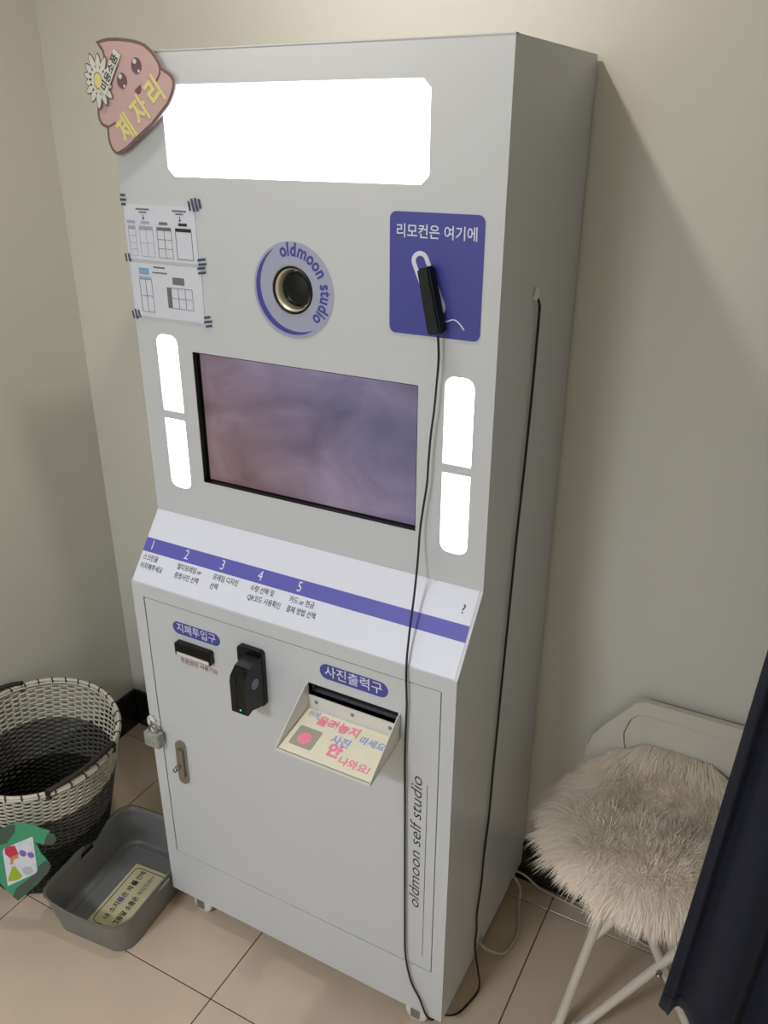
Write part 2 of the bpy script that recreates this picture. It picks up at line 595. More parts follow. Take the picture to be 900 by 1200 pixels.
# ring sticker
rg = G().plate([circ(LC[0] + .001, LC[1] - .001, .082, 72), circ(*LC, .0425, 48)], .0001, .0007, FU).build('ring_sticker', 'ring', kio, label='pale violet ring sticker reading oldmoon studio')
cres = []
for k in range(41):
    a = math.radians(118 + 184 * k / 40)
    cres.append((LC[0] + .0765 * math.cos(a), LC[1] + .0765 * math.sin(a)))
for k in range(39, 0, -1):
    a = math.radians(118 + 184 * k / 40)
    r = .0765 - .0105 * math.sin(PI * k / 40) ** .8
    cres.append((LC[0] + r * math.cos(a), LC[1] + r * math.sin(a)))
g = G()
g.plate(cres, .0007, .0010, FU)
chars = 'oldmoon studio'
adv = dict(l=.42, m=1.5, t=.62, s=.85, i=.42)
adv[' '] = .6
tot = sum(adv.get(c, 1.0) for c in chars)
acc = 0
for c in chars:
    w = adv.get(c, 1.0)
    a = math.radians(111 - 160 * (acc + w / 2) / tot)
    acc += w
    if c != ' ':
        Tc = FU @ Matrix.Translation((LC[0] + .0585 * math.cos(a), LC[1] + .0585 * math.sin(a), .0007)) @ Matrix.Rotation(a - PI / 2, 4, 'Z')
        g.text(c, .031, Tc, (0, .0085), ax='CENTER', bold=.030, xs=.82)
g.build('ring_print', 'blue', rg)

# remote holder sign (sticker, part of kiosk)
sg = G().plate(rrect(.5635, .7235, 1.527, 1.7155, .011), .0001, .0010, FU).build('remote_sign', 'blue', kio, label='indigo sticker panel reading 리모컨은 여기에')
g = G()
g.text('리모컨은 여기에', .0225, FU, (.644, 1.686), ax='CENTER', width=.136, bold=.010, depth=.0013)
# capsule outline, leaning
cap = []
for k in range(13):
    a = PI * k / 12
    cap.append((.0115 * math.cos(a), .03 + .0115 * math.sin(a)))
for k in range(13):
    a = PI + PI * k / 12
    cap.append((.0115 * math.cos(a), -.045 + .0115 * math.sin(a)))
ca = math.radians(24)
cp = [(.630 + x * math.cos(ca) - y * math.sin(ca), 1.616 + x * math.sin(ca) + y * math.cos(ca)) for x, y in cap]
g.ribbon(cp, .0072, FU, .0010, .0014, closed=True)
tail = [(.655, 1.552), (.661, 1.5525), (.668, 1.5545), (.676, 1.5575), (.683, 1.5565), (.690, 1.551), (.697, 1.543)]
g.ribbon([p.to_2d() for p in smooth_path([(*p, 0) for p in tail], 4)], .0020, FU, .0010, .0014)
g.build('sign_print', 'whiteprint', sg)

# sloped instruction panel
G().plate(rect(0, W, 0, SL), -TH * .8, -.0004, FS).build('sloped_panel', 'steel', kio)
st = G().plate(rect(.001, W - .006, .002, SL - .001), -.0004, .0004, FS).build('instruction_sheet', 'vinyl', kio)
G().plate(rect(.001, W - .006, .068, .098), .0004, .0007, FS).build('violet_band', 'band', st)
nx = [.022, .115, .209, .303, .396]
for k, x in enumerate(nx):
    G().text(str(k + 1), .029, FS, (x, .083), ax='CENTER', depth=.0010, xs=.82).build('step_number', 'whiteprint', st)
steps = [('스크린을', '터치해주세요'), ('멀티프레임 or', '증명사진 선택'), ('프레임 디자인', '선택'), ('수량 선택 및', 'QR코드 사용확인'), ('카드 or 현금', '결제 방법 선택')]
for x, (a1, a2) in zip(nx, steps):
    g = G()
    g.text(a1, .0142, FS, (x - .014, .0555), bold=.012, depth=.0007, xs=.78)
    g.text(a2, .0142, FS, (x - .014, .0365), bold=.012, depth=.0007, xs=.78)
    g.build('step_lettering', 'blackprint', st)
G().text('?', .024, FS, (.724, .124), bold=.005, depth=.0007).build('question_mark', 'blackprint', st)

# lower front: frame and door
DX0, DX1, DZ0, DZ1 = .029, .7265, .2035, .928
G().plate([rect(0, W, ZB, Z1), rrect(DX0, DX1, DZ0, DZ1, .004, 3)], -TH, .0020, FL).build('door_frame', 'steel', kio)
G().plate(rect(DX0 - .01, DX1 + .01, DZ0 - .01, DZ1 + .01), -TH - .016, -TH - .010, FL).build('door_backing', 'dark', kio)
door = G()
slotrect = (.442, .640, .822, .850)
door.plate([rrect(DX0 + .0022, DX1 - .0026, DZ0 + .0016, DZ1 - .0026, .003, 3), rect(*slotrect)], -TH, .0008, FL)
door = door.build('door', 'steel', kio)
# print slot tunnel
g = G()
g.box((slotrect[0] - .002, .0, slotrect[3]), (slotrect[1] + .002, .06, slotrect[3] + .0015))
g.box((slotrect[0] - .002, .0, slotrect[2] - .0015), (slotrect[1] + .002, .06, slotrect[2]))
g.box((slotrect[0] - .002, .058, slotrect[2]), (slotrect[1] + .002, .06, slotrect[3]))
g.box((slotrect[0] - .0015, .0, slotrect[2]), (slotrect[0], .06, slotrect[3]))
g.box((slotrect[1], .0, slotrect[2]), (slotrect[1] + .0015, .06, slotrect[3]))
g.build('print_slot', 'greyprint', door)

# pill stickers
def pill(x0, x1, zc, h, body, size, wid):
    p = G().plate(rrect(x0, x1, zc - h / 2, zc + h / 2, h / 2 - .0002, 8), .0008, .0013, FL).build('pill_sticker', 'pillblue', kio)
    G().text(body, size, FL, ((x0 + x1) / 2, zc), ax='CENTER', width=wid, bold=.006, depth=.0016).build('pill_lettering', 'whiteprint', p)
    return p
pill(.1035, .2285, .8765, .0295, '지폐투입구', .0245, .103)
pill(.470, .6185, .889, .0335, '사진출력구', .028, .125)

# banknote slot
sl = G()
sl.plate(rrect(.113, .2085, .8145, .8475, .005, 3), .0008, .013, FL)
sl = sl.build('banknote_slot', 'black', kio)
G().box((.118, -.0142, .8165), (.2035, -.0125, .8245)).build('slot_lip', 'whiteplastic', sl)
G().box((.120, -.0136, .828), (.2015, -.0125, .8305)).build('slot_mouth', 'dark', sl)
G().text('천원권만 사용가능', .0145, FL, (.165, .7945), ax='CENTER', width=.100, bold=.012, depth=.0011).build('slot_lettering', 'redprint', kio)

# card reader
rd = G()
rd.plate(rrect(.280, .3415, .760, .8915, .008, 4), .0008, .012, FL)
card = rd.build('card_reader', 'black', kio, label='black wall mounted card reader with a green light')
T = frame((0, 0, 0), (0, 1, 0), (0, 0, 1))
g = G()
prof = [(-.010, .882), (-.034, .880), (-.052, .876), (-.068, .862), (-.0715, .850), (-.0715, .779), (-.066, .774), (-.050, .778), (-.030, .771), (-.010, .768)]
g.plate(prof, .305, .3405, T)
g.build('reader_body', 'black', card)
G().box((.319, -.0722, .785), (.3205, -.071, .862)).build('swipe_gap', 'dark', card)
g = G()
Tx = frame((0.3405, 0, 0), (0, 1, 0), (0, 0, 1))
g.plate([circ(-.038, .833, .0105, 28), circ(-.038, .833, .0085, 28)], .0001, .0005, Tx)
g.plate([circ(-.038, .833, .006, 24), circ(-.038, .833, .0042, 24)], .0001, .0005, Tx)
g.plate(circ(-.038, .833, .002, 12), .0001, .0005, Tx)
g.build('reader_mark', 'ring', card)
G().plate(circ(.327, .788, .0018, 12), .0715, .0722, FL).build('status_light', 'green_led', card)
g = G()
for y in (-.062, -.054):
    g.box((.309, y, .865 + (y + .062) * 1.2), (.334, y + .002, .8745 + (y + .062) * .4))
g.build('reader_ridges', 'blackm', card)

# output tray
TX0, TX1, TY = .4405, .6445, -.115
tray = G()
tk = .0015
tray.box((TX0, -.003, .792), (TX1, -.0008, .8215))                                       # flange
tray.add([(TX0, -.002, .792), (TX1, -.002, .792), (TX1, TY, .7695), (TX0, TY, .7695),
          (TX0, -.002, .7905), (TX1, -.002, .7905), (TX1, TY, .768), (TX0, TY, .768)],
         [(0, 3, 2, 1), (4, 5, 6, 7), (3, 7, 6, 2), (0, 4, 7, 3), (1, 2, 6, 5), (0, 1, 5, 4)])
for x in (TX0, TX1 - tk):
    Tx = frame((0, 0, 0), (0, 1, 0), (0, 0, 1))
    tray.plate([(-.0008, .7905), (-.0008, .8500), (-.012, .8480), (TY, .7755), (TY, .768)], x, x + tk, Tx)
tray.box((TX0, TY - .0015, .768), (TX1, TY, .7735))
tray = tray.build('output_tray', 'whiteplastic', kio)
for x in (.461, .5425, .624):
    T = frame((x, -.003, .8105), (1, 0, 0), (0, 0, 1))
    G().lathe([(.0040, 0), (.0038, .0016), (.0022, .0024), (.0010, .0010), (0, .0010)], T, 14).build('screw', 'chrome', tray, smooth=True)

# latch handle on the door
hd = G()
ha = math.radians(0)
hd.plate(rrect(.0735, .0995, .447, .567, .0120, 6), .0008, .008, FL)
hd = hd.build('door_handle', 'chrome', door)
G().plate(rrect(.0785, .0955, .466, .548, .007, 5), .008, .0135, FL).build('handle_lever', 'chrome', hd)
T = frame((.0775, 0, .492), (1, 0, 0), (0, 0, 1))
G().lathe([(.0065, .008), (.0065, .015), (.0035, .016), (.0035, .020), (.0055, .021), (.0055, .023), (0, .024)], T, 16).build('handle_key', 'chrome', hd, smooth=True)

# vertical brand print
Tv = frame((.686, 0, .370), (0, 0, 1), (-1, 0, 0))
g = G().text('oldmoon self studio', .034, Tv, (.002, 0.004), width=.342, bold=-.004, depth=.0012, shear=.25)
g.ribbon([(.7035, .241), (.7035, .705)], .0011, FL, .0008, .0012)
g.build('vertical_lettering', 'blackprint', door)

# castors
for (x, y) in ((.075, .024), (.685, .024), (.075, .44), (.685, .44)):
    cz = .027
    g = G()
    T = frame((x, y + .011, cz), (1, 0, 0), (0, 0, 1))
    g.lathe([(.008, 0), (.023, .001), (.027, .005), (.027, .017), (.023, .021), (.008, .022)], T, 24)
    c = g.build('castor', 'whiteplastic', kio, smooth=True)
    g = G()
    g.box((x - .010, y - .016, cz - .006), (x + .010, y - .0125, ZB - .003)).box((x - .010, y + .0125, cz - .006), (x + .010, y + .016, ZB - .003)).box((x - .022, y - .022, ZB - .004), (x + .022, y + .026, ZB))
    g.build('castor_fork', 'chrome', c)

# ---------------------------------------------------------------- remote control and cords
rr = math.radians(13)
rem = root('remote_control', (.644, A, 1.53), 'slim black remote control hung on the indigo sign with a cord from its base', 'remote')
T = FU @ Matrix.Translation((.646, 1.587, .016)) @ Matrix.Rotation(rr, 4, 'Z')
bm = bmesh.new(); bmesh.ops.create_cube(bm, size=1)
for v in bm.verts:
    tap = 1 - .12 * (v.co.y > 0)
    v.co = Vector((v.co.x * .0235 * tap, v.co.y * .103, v.co.z * .026))
bmesh.ops.bevel(bm, geom=bm.edges[:], offset=.003, segments=2, affect='EDGES')
bm.verts.index_update()
link('remote_body', [T @ v.co for v in bm.verts], [tuple(v.index for v in f.verts) for f in bm.faces], 'blackm', rem)
bm.free()
g = G()
for k in range(3):
    g.plate(rrect(-.005, .005, .020 - k * .018, .030 - k * .018, .003, 3), .013, .0138, T)
g.build('remote_buttons', 'black', rem)
G().plate(rrect(-.003, .003, -.053, -.046, .001, 2), -.004, .004, T).build('cord_socket', 'rubber', rem)

pts = [(.6585, A - .015, 1.533), (.660, A - .0135, 1.497), (.658, A - .0135, 1.454), (.655, A - .0135, 1.411), (.650, A - .0135, 1.365), (.647, A - .0135, 1.319), (.645, A - .0135, 1.275), (.639, A - .0135, 1.23), (.635, A - .016, 1.185),
       (.637, A - .027, 1.13), (.643, .050, 1.075), (.650, .018, 1.01), (.6575, -.006, .960), (.660, -.008, .90), (.6600, -.007, .872), (.658, -.007, .774), (.660, -.007, .629), (.662, -.007, .472), (.664, -.007, .328), (.667, -.007, .228), (.682, -.008, .158), (.703, -.008, .117), (.722, -.006, .068), (.725, .03, .02), (.715, .10, .004)]
tag(G().tube(smooth_path(pts, 6), .0022, 6).build('cord', 'rubber', smooth=True), 'thin black cord hanging from the remote down the kiosk front', 'cord')
pts = [(W + .004, .262, 1.575), (W + .006, .268, 1.566), (W + .005, .277, 1.552), (W + .004, .279, 1.50), (W + .004, .274, 1.39), (W + .004, .262, 1.25), (W + .004, .248, 1.12), (W + .004, .240, 1.004),
       (W + .004, .228, .85), (W + .004, .219, .72), (W + .004, .211, .605), (W + .004, .205, .48), (W + .004, .190, .378), (W + .004, .186, .30), (W + .004, .170, .22), (W + .005, .172, .17), (W + .007, .165, .11), (W + .02, .160, .050), (W + .028, .150, .010), (W + .020, .11, .004), (W + .004, .07, .004), (W - .03, .05, .004)]
tag(G().tube(smooth_path(pts, 6), .0023, 6).build('cord', 'rubber', smooth=True), 'black cord running down the right side of the kiosk from a white clip', 'cord')
g = G().box((W, .254, 1.571), (W + .006, .266, 1.578)).lathe([(.0045, 0), (.0045, .012), (.002, .018), (0, .019)], frame((W + .004, .260, 1.574), (1, 0, 0), (0, 1, 0)), 12)
tag(g.build('cable_clip', 'whiteplastic', smooth=False), 'tiny white cable clip stuck on the right side of the kiosk', 'clip')
pts = [(.70, .24, .075), (W + .004, .215, .070), (W + .02, .225, .05), (W + .045, .26, .015), (W + .055, .31, .006), (W + .050, .36, .006), (W + .03, .41, .012), (W + .018, .45, .03), (W - .02, .46, .07)]
tag(G().tube(smooth_path(pts, 6), .0035, 6).build('power_cable', 'cable_w', smooth=True), 'white cable looping out from under the kiosk side onto the floor', 'cable')
pts = [(W - .05, .492, .03), (W + .01, .492, .035), (W + .06, .490, .012), (W + .13, .487, .006), (W + .25, .475, .006), (W + .4, .45, .006), (W + .6, .47, .006), (W + .9, .46, .006)]
tag(G().tube(smooth_path(pts, 6), .003, 6).build('power_cable', 'cable_w', smooth=True), 'white cable lying along the foot of the back wall under the chair', 'cable')

# ---------------------------------------------------------------- padlock
pl = root('padlock', (.014, -.01, .52), 'speckled grey padlock hanging from white hasp loops at the door edge', 'padlock')
bbox_obj('lock_body', (-.001, -.028, .540), (.042, -.006, .578), 'concrete', pl, bev=.004)
sh = [(x + .004, y, z + .015) for x, y, z in [(.005, -.016, .560), (.005, -.016, .570), (.009, -.016, .577), (.016, -.016, .580), (.023, -.016, .577), (.027, -.016, .570), (.027, -.016, .560)]]
G().tube(smooth_path(sh, 4), .0028, 8).build('shackle', 'chrome', pl, smooth=True)
g = G()
for dx, yy in ((0, -.004), (.009, -.010)):
    lo = [(.010 + dx + .012 * math.cos(a), yy - .008 + .006 * math.sin(a * .5), .593 + .0165 * math.sin(a)) for a in [math.radians(50 + 25 * k) for k in range(11)]]
    g.tube(lo, .0030, 8)
g.build('hasp_loop', 'whiteplastic', pl, smooth=True)
G().box((.004, -.006, .590), (.032, -.0021, .606)).build('hasp_plate', 'whiteplastic', pl)

# ---------------------------------------------------------------- laminated guide sheets on the upper left
def stripes(cx, cz, ang, n=3, L=.018, par=None, T=FU, w=.0042):
    g = G()
    ca, sa = math.cos(ang), math.sin(ang)
    for k in range(n):
        o = (k - (n - 1) / 2) * w * 1.9
        l = L * (.55 + .45 * math.cos((k - (n - 1) / 2) / max(1, n) * PI))
        q = [(-l / 2, o - w / 2), (l / 2 - .001, o - w / 2), (l / 2, o + w / 2), (-l / 2 + .001, o + w / 2)]
        g.plate([(cx + x * ca - y * sa, cz + x * sa + y * ca) for x, y in q], .0022, .0025, T)
    return g.build('striped_tape', 'navy', par)

def grid(g, x0, x1, z0, z1, nx_, nz_, T, lw=.0009, mi=0, w=.0015):
    for k in range(nx_ + 1):
        x = x0 + (x1 - x0) * k / nx_
        g.plate(rect(x - lw / 2, x + lw / 2, z0, z1), w, w + .0003, T, mi)
    for k in range(nz_ + 1):
        z = z0 + (z1 - z0) * k / nz_
        g.plate(rect(x0, x1, z - lw / 2, z + lw / 2), w, w + .0003, T, mi)

sh1 = root('guide_sheet', (.088, A, 1.607), 'upper laminated sheet with four photo frame layouts taped on the kiosk', 'sign')
G().plate(rect(.004, .172, 1.607, 1.706), .0006, .0014, FU).build('sheet', 'paper', sh1)
g = G()
cols = [(.010, .028, 1, 4, 1), (.037, .070, 2, 2, 1), (.080, .114, 2, 3, 2), (.124, .161, 1, 1, 3)]
for (x0, x1, a_, b_, mi) in cols:
    grid(g, x0, x1, 1.6135, 1.662, a_, b_, FU, mi=(1 if mi == 1 else mi))
    g.plate(rect(x0, x1, 1.662, 1.6675), .0015, .0018, FU, mi)
    g.plate(rect((x0 + x1) / 2 - .010, (x0 + x1) / 2 + .010, 1.6715, 1.6765), .0015, .0018, FU, mi)
for cx in (.050, .137):
    g.plate(rect(cx - .016, cx + .016, 1.6955, 1.6985), .0015, .0018, FU, 2)
    g.plate(rect(cx - .009, cx + .009, 1.6905, 1.6930), .0015, .0018, FU, 2)
    g.plate([(cx - .003, 1.682), (cx, 1.6785), (cx + .003, 1.682), (cx + .0007, 1.682), (cx + .0007, 1.688), (cx - .0007, 1.688), (cx - .0007, 1.682)], .0015, .0018, FU, 3)
g.build('printed_layout', ['blackprint', 'lilac', 'greyprint', 'blackprint'], sh1)
stripes(.006, 1.712, 0, 3, .016, sh1)
stripes(.174, 1.709, math.radians(100), 4, .024, sh1)
stripes(.001, 1.609, math.radians(95), 2, .018, sh1)
stripes(.180, 1.612, math.radians(8), 2, .022, sh1)

sh2 = root('guide_sheet', (.088, A, 1.501), 'lower laminated sheet with two frame layouts taped on the kiosk', 'sign')
G().plate([(.004, 1.501), (.175, 1.501), (.176, 1.601), (.006, 1.601)], .0006, .0014, FU).build('sheet', 'paper', sh2)
g = G()
grid(g, .024, .054, 1.510, 1.571, 2, 2, FU, mi=2)
g.plate(rect(.024, .054, 1.571, 1.5765), .0015, .0018, FU, 1)
g.plate(rect(.025, .050, 1.580, 1.592), .0015, .0018, FU, 3)
g.plate(rect(.062, .090, 1.5935, 1.5965), .0015, .0018, FU, 2)
g.plate(rect(.058, .094, 1.584, 1.5865), .0015, .0018, FU, 2)
grid(g, .100, .151, 1.5225, 1.560, 3, 2, FU, mi=2)
g.plate(rect(.090, .1005, 1.522, 1.5605), .0015, .0018, FU, 2)
g.plate(rect(.106, .134, 1.5665, 1.5795), .0015, .0018, FU, 2)
g.build('printed_layout', ['blackprint', 'lilac', 'greyprint', 'skyprint'], sh2)
stripes(.178, 1.597, math.radians(8), 2, .022, sh2)
stripes(.006, 1.503, math.radians(100), 3, .020, sh2)
stripes(.183, 1.505, math.radians(10), 3, .020, sh2)

# ---------------------------------------------------------------- pink swirl cut-out board
PO = [(-0.005, 1.967), (0.01, 1.970), (0.024, 1.9715), (0.045, 1.971), (0.066, 1.969), (0.079, 1.967), (0.093, 1.964), (0.104, 1.96), (0.113, 1.954), (0.121, 1.948), (0.127, 1.941), (0.133, 1.933), (0.136, 1.925), (0.151, 1.917), (0.158, 1.912), (0.162, 1.906), (0.163, 1.899), (0.162, 1.893), (0.158, 1.885), (0.153, 1.877), (0.144, 1.866), (0.131, 1.856), (0.107, 1.837), (0.075, 1.818), (0.044, 1.799), (0.031, 1.793), (0.018, 1.788), (0.01, 1.79), (0.003, 1.796), (-0.002, 1.807), (-0.003, 1.819), (-0.002, 1.832), (-0.01, 1.834), (-0.016, 1.838), (-0.02, 1.845), (-0.021, 1.855), (-0.018, 1.871), (-0.002, 1.909), (0.009, 1.945), (0.008, 1.951), (0.004, 1.956)]
FP = front(A - .008)
pb = root('swirl_sign', (.07, A - .008, 1.788), 'pink swirl shaped cut-out board with daisy and yellow 제자리 lettering on the kiosk corner', 'sign')
G().plate(PO, 0, .004, FP).build('board', 'brown', pb)
G().plate(rect(.03, .09, 1.86, 1.92), -.0075, 0, FP).build('mounting_tape', 'whiteplastic', pb)
ins = inset(PO, .0052)
G().plate(ins, .004, .0046, FP).build('pink_face', 'pink', pb)
G().ribbon([(.1335, 1.925), (.1335, 1.917), (.129, 1.910), (.122, 1.902)], .0036, FP, .0045, .0050).build('fold_line', 'brown', pb)
G().ribbon([(-.004, 1.833), (.004, 1.8345), (.012, 1.837), (.021, 1.841)], .0036, FP, .0045, .0050).build('fold_line', 'brown', pb)
for (cx, cz) in ((.083, 1.928), (.047, 1.906)):
    e = G().plate(circ(cx, cz, .0115, 28, rz=.0125), .0046, .0051, FP).build('eye', 'eye', pb)
    g = G().plate(circ(cx - .003, cz + .0065, .004, 16), .0051, .0055, FP).plate(circ(cx + .0045, cz - .0085, .0024, 12), .0051, .0055, FP)
    g.build('eye_shine', 'petal', e)
G().plate([(.0725, 1.8905), (.0885, 1.9000), (.089, 1.892), (.086, 1.886), (.080, 1.8845)], .0046, .0051, FP).build('mouth', 'eye', pb)
ta = math.atan2(.070, .090)
g = G()
for k, ch in enumerate('제자리'):
    g.text(ch, .049, FP, (.046 + k * .0365, 1.829 + k * .0285), ax='CENTER', bold=.035, depth=.0052, rot=ta, xs=.80)
g.build('yellow_lettering', 'yellow', pb)
# daisy
dcx, dcz = -.006, 1.907
def petals(g, grow, w):
    for k in range(14):
        a = 2 * PI * k / 14 + .1
        L = (.034 if k % 2 else .0365) + grow
        L *= math.sqrt((.86 * math.cos(a)) ** 2 + (1.22 * math.sin(a)) ** 2)
        P = []
        for q in range(17):
            t = q / 16
            ww = (.0058 + grow * .9) * math.sin(PI * min(1, t * .88 + .12)) ** .6
            P.append((L * (.15 + .85 * t), ww))
        poly = P + [(x, -y) for x, y in P[::-1]]
        g.plate([(dcx + x * math.cos(a) - y * math.sin(a), dcz + x * math.sin(a) + y * math.cos(a)) for x, y in poly], w, w + .0005, FP)
    return g
petals(G(), .0022, .0062 + .0004).build('petal_outlines', 'brown', pb)
for nm, grow, w in (('petals', 0, .0074),):
    petals(G(), grow, w).build(nm, 'petal', pb)
G().plate(circ(dcx, dcz, .0160, 32, rz=.0200), .0068, .0081, FP).build('petal_disc', 'petal', pb)
G().plate(circ(dcx, dcz, .0100, 28, rz=.0135), .0081, .0083, FP).build('heart_outline', 'brown', pb)
G().plate(circ(dcx, dcz, .0085, 24, rz=.0118), .0083, .0088, FP).build('daisy_heart', 'yellow', pb)
sd = Vector((.046 - .003, 1.950 - 1.891)).normalized()
sa_ = math.atan2(sd.y, sd.x)
Ts = FP @ Matrix.Translation((.0245, 1.919, 0)) @ Matrix.Rotation(sa_, 4, 'Z')
sp = G().plate(rect(-.037, .037, -.0085, .0085), .0082, .0090, Ts).build('label_strip', 'petal', pb)
G().text('미용소품', .0165, Ts, (-.001, 0), ax='CENTER', bold=.02, depth=.0092, width=.064).build('strip_lettering', 'blackprint', sp)

# ---------------------------------------------------------------- message card in the output tray
tilt = Vector((0, TY, .7695 - .792)).normalized()
FT = frame((TX0, -.003, .7922), (1, 0, 0), -tilt)       # v runs up towards the kiosk; v negative = outwards
mc = root('message_card', ((TX0 + TX1) / 2, -.06, .782), 'cream message card with pink and blue lettering lying in the output tray', 'card')
cw = TX1 - TX0
G().plate(rect(.004, cw - .004, -.110, -.004), .0004, .0016, FT).build('card', 'cream', mc)
G().plate(rrect(.014, .064, -.093, -.046, .004, 3), .0016, .0020, FT).build('grey_picture', 'photo', mc, label='plain grey square picture')
G().plate(circ(.038, -.072, .014, 28), .0020, .0023, FT).build('pink_disc', 'hotpink', mc)
g = G()
for (s_, sz, x, y, mi, w, b) in (('위에', .0170, .024, -.0145, 1, .025, .02), ('올려놓지', .0245, .084, -.0235, 0, .092, .035), ('마세요!', .0185, .166, -.0330, 1, .058, .03),
                              ('사진', .0215, .106, -.0525, 1, .040, .03), ('안', .032, .106, -.0765, 0, .030, .05), ('나와요!', .0200, .156, -.0900, 0, .064, .03)):
    g.text(s_, sz, FT, (x, y), mi=mi, ax='CENTER', width=w, bold=b, depth=.0019)
g.build('card_lettering', ['hotpink', 'periwinkle'], mc)

# ---------------------------------------------------------------- grey plastic bin
def bin_build():
    cx, cy, rot = -.131, -.034, math.radians(5.5)
    t = root('storage_bin', (cx, cy, 0), 'open grey plastic bin with side handle hole on the floor left of the kiosk', 'bin')
    NS = 96
    hb, hr = 0.0, .118
    def loop(hx, hy, r):
        P = []
        # uniform-ish rounded rectangle
        raw = rrect(-hx, hx, -hy, hy, r, 10)
        L = [0]
        for i in range(len(raw)):
            a, b = raw[i], raw[(i + 1) % len(raw)]
            L.append(L[-1] + math.hypot(b[0] - a[0], b[1] - a[1]))
        for k in range(NS):
            s_ = L[-1] * k / NS
            i = 0
            while L[i + 1] < s_:
                i += 1
            a, b = raw[i], raw[(i + 1) % len(raw)]
            f = (s_ - L[i]) / (L[i + 1] - L[i] + 1e-9)
            P.append((a[0] + (b[0] - a[0]) * f, a[1] + (b[1] - a[1]) * f))
        return P
    lev = [0, .004, .02, .05, .075, .088, .100, .118]
    def hx(z): return .113 + .018 * z / .118
    def hy(z): return .152 + .018 * z / .118
    def topz(p, z):
        x, y = p
        d = 0
        if y < 0:                                     # front rim dips between the corners
            d = .020 * max(0, 1 - (x - .005) ** 2 / .105 ** 2) * (1 if y < -.12 else 0)
        if x < -.10:
            d -= .004 * math.exp(-(y - .0) ** 2 / .04 ** 2)
        return z - d * (z / .118) ** 2
    V = []
    rows = []
    def addrow(off, z, first=None):
        P = loop(hx(z) - off, hy(z) - off, .045 - off * .5)
        row = []
        for p in P:
            zz = topz(p, z)
            x, y = p
            X = cx + x * math.cos(rot) - y * math.sin(rot)
            Y = cy + x * math.sin(rot) + y * math.cos(rot)
            row.append(len(V)); V.append((X, Y, max(zz, z * .6) if first is None else first))
        return row
    outer = [addrow(0, z) for z in lev]
    lip = addrow(-.002, .1185)
    inner = [addrow(.0035, max(z, .006)) for z in lev[::-1]]
    inner_ = inner[::-1]
    F = []
    P0 = loop(hx(.1), hy(.1), .045)
    hole = set(k for k, p in enumerate(P0) if abs(p[0]) > .12 and abs(p[1]) < .030)
    def strip(a, b, rev=False, skip=()):
        for k in range(NS):
            l = (k + 1) % NS
            if k in skip and l in skip:
                continue
            q = (a[k], a[l], b[l], b[k])
            F.append(q[::-1] if rev else q)
    for j in range(len(lev) - 1):
        sk = hole if lev[j] == .088 else ()
        strip(outer[j], outer[j + 1], skip=sk)
        strip(inner_[j], inner_[j + 1], rev=True, skip=sk)
    jb = lev.index(.088)
    for k in hole:                                    # walls of the handle hole
        l = (k + 1) % NS
        if l in hole:
            F.append((outer[jb][k], outer[jb][l], inner_[jb][l], inner_[jb][k]))
            F.append((outer[jb + 1][l], outer[jb + 1][k], inner_[jb + 1][k], inner_[jb + 1][l]))
        if l not in hole or (k - 1) % NS not in hole:
            e = k
            F.append((outer[jb][e], outer[jb + 1][e], inner_[jb + 1][e], inner_[jb][e]))
    strip(outer[-1], lip)
    strip(lip, inner_[-1])
    F.append(tuple(outer[0])[::-1])
    F.append(tuple(inner_[0]))
    o = link('bin_shell', V, F, 'bin', t, smooth=True)
    o.data.polygons.foreach_set('use_smooth', [len(p.vertices) < 6 for p in o.data.polygons])
    # raised border of the bin floor
    g = G()
    P = loop(hx(.01) - .020, hy(.01) - .020, .03)
    g.tube([(cx + x * math.cos(rot) - y * math.sin(rot), cy + x * math.sin(rot) + y * math.cos(rot), .0065) for x, y in P], .0022, 6, closed=True)
    g.build('floor_rib', 'bin', t, smooth=True)
bin_build()
# reminder card in the bin
ca = math.radians(5.5)
Fc = frame((-.112, -.048, .0105), (-math.sin(ca), math.cos(ca), 0), (-math.cos(ca), -math.sin(ca), 0))
rc = root('reminder_card', (-.112, -.048, .009), 'cream laminated reminder card with a black border lying inside the grey bin', 'card')
G().plate(rrect(-.104, .098, -.056, .056, .003, 3), -.0006, .0008, Fc).build('card', 'cream2', rc)
g = G()
g.ribbon(rrect(-.094, .088, -.047, .047, .014, 5), .0022, Fc, .0008, .0011, closed=True)
g.text('내 소지', .0185, Fc, (-.078, .018), width=.052, bold=.02, depth=.0011)
g.text('은 제', .0185, Fc, (-.006, .018), width=.036, bold=.02, depth=.0011)
g.text('품', .0185, Fc, (.034, .018), bold=.05, depth=.0011)
g.text('안에', .0185, Fc, (.054, .018), width=.027, bold=.02, depth=.0011)
g.text('그믐달 소품은', .0185, Fc, (-.084, -.016), width=.092, bold=.03, depth=.0011)
g.text('품', .0185, Fc, (-.023, .018), mi=2, bold=.05, depth=.0011)
g.text('제자리에^^', .0170, Fc, (.014, -.016), mi=1, width=.066, bold=.005, depth=.0011)
g.build('card_lettering', ['blackprint', 'redprint', 'purple'], rc)

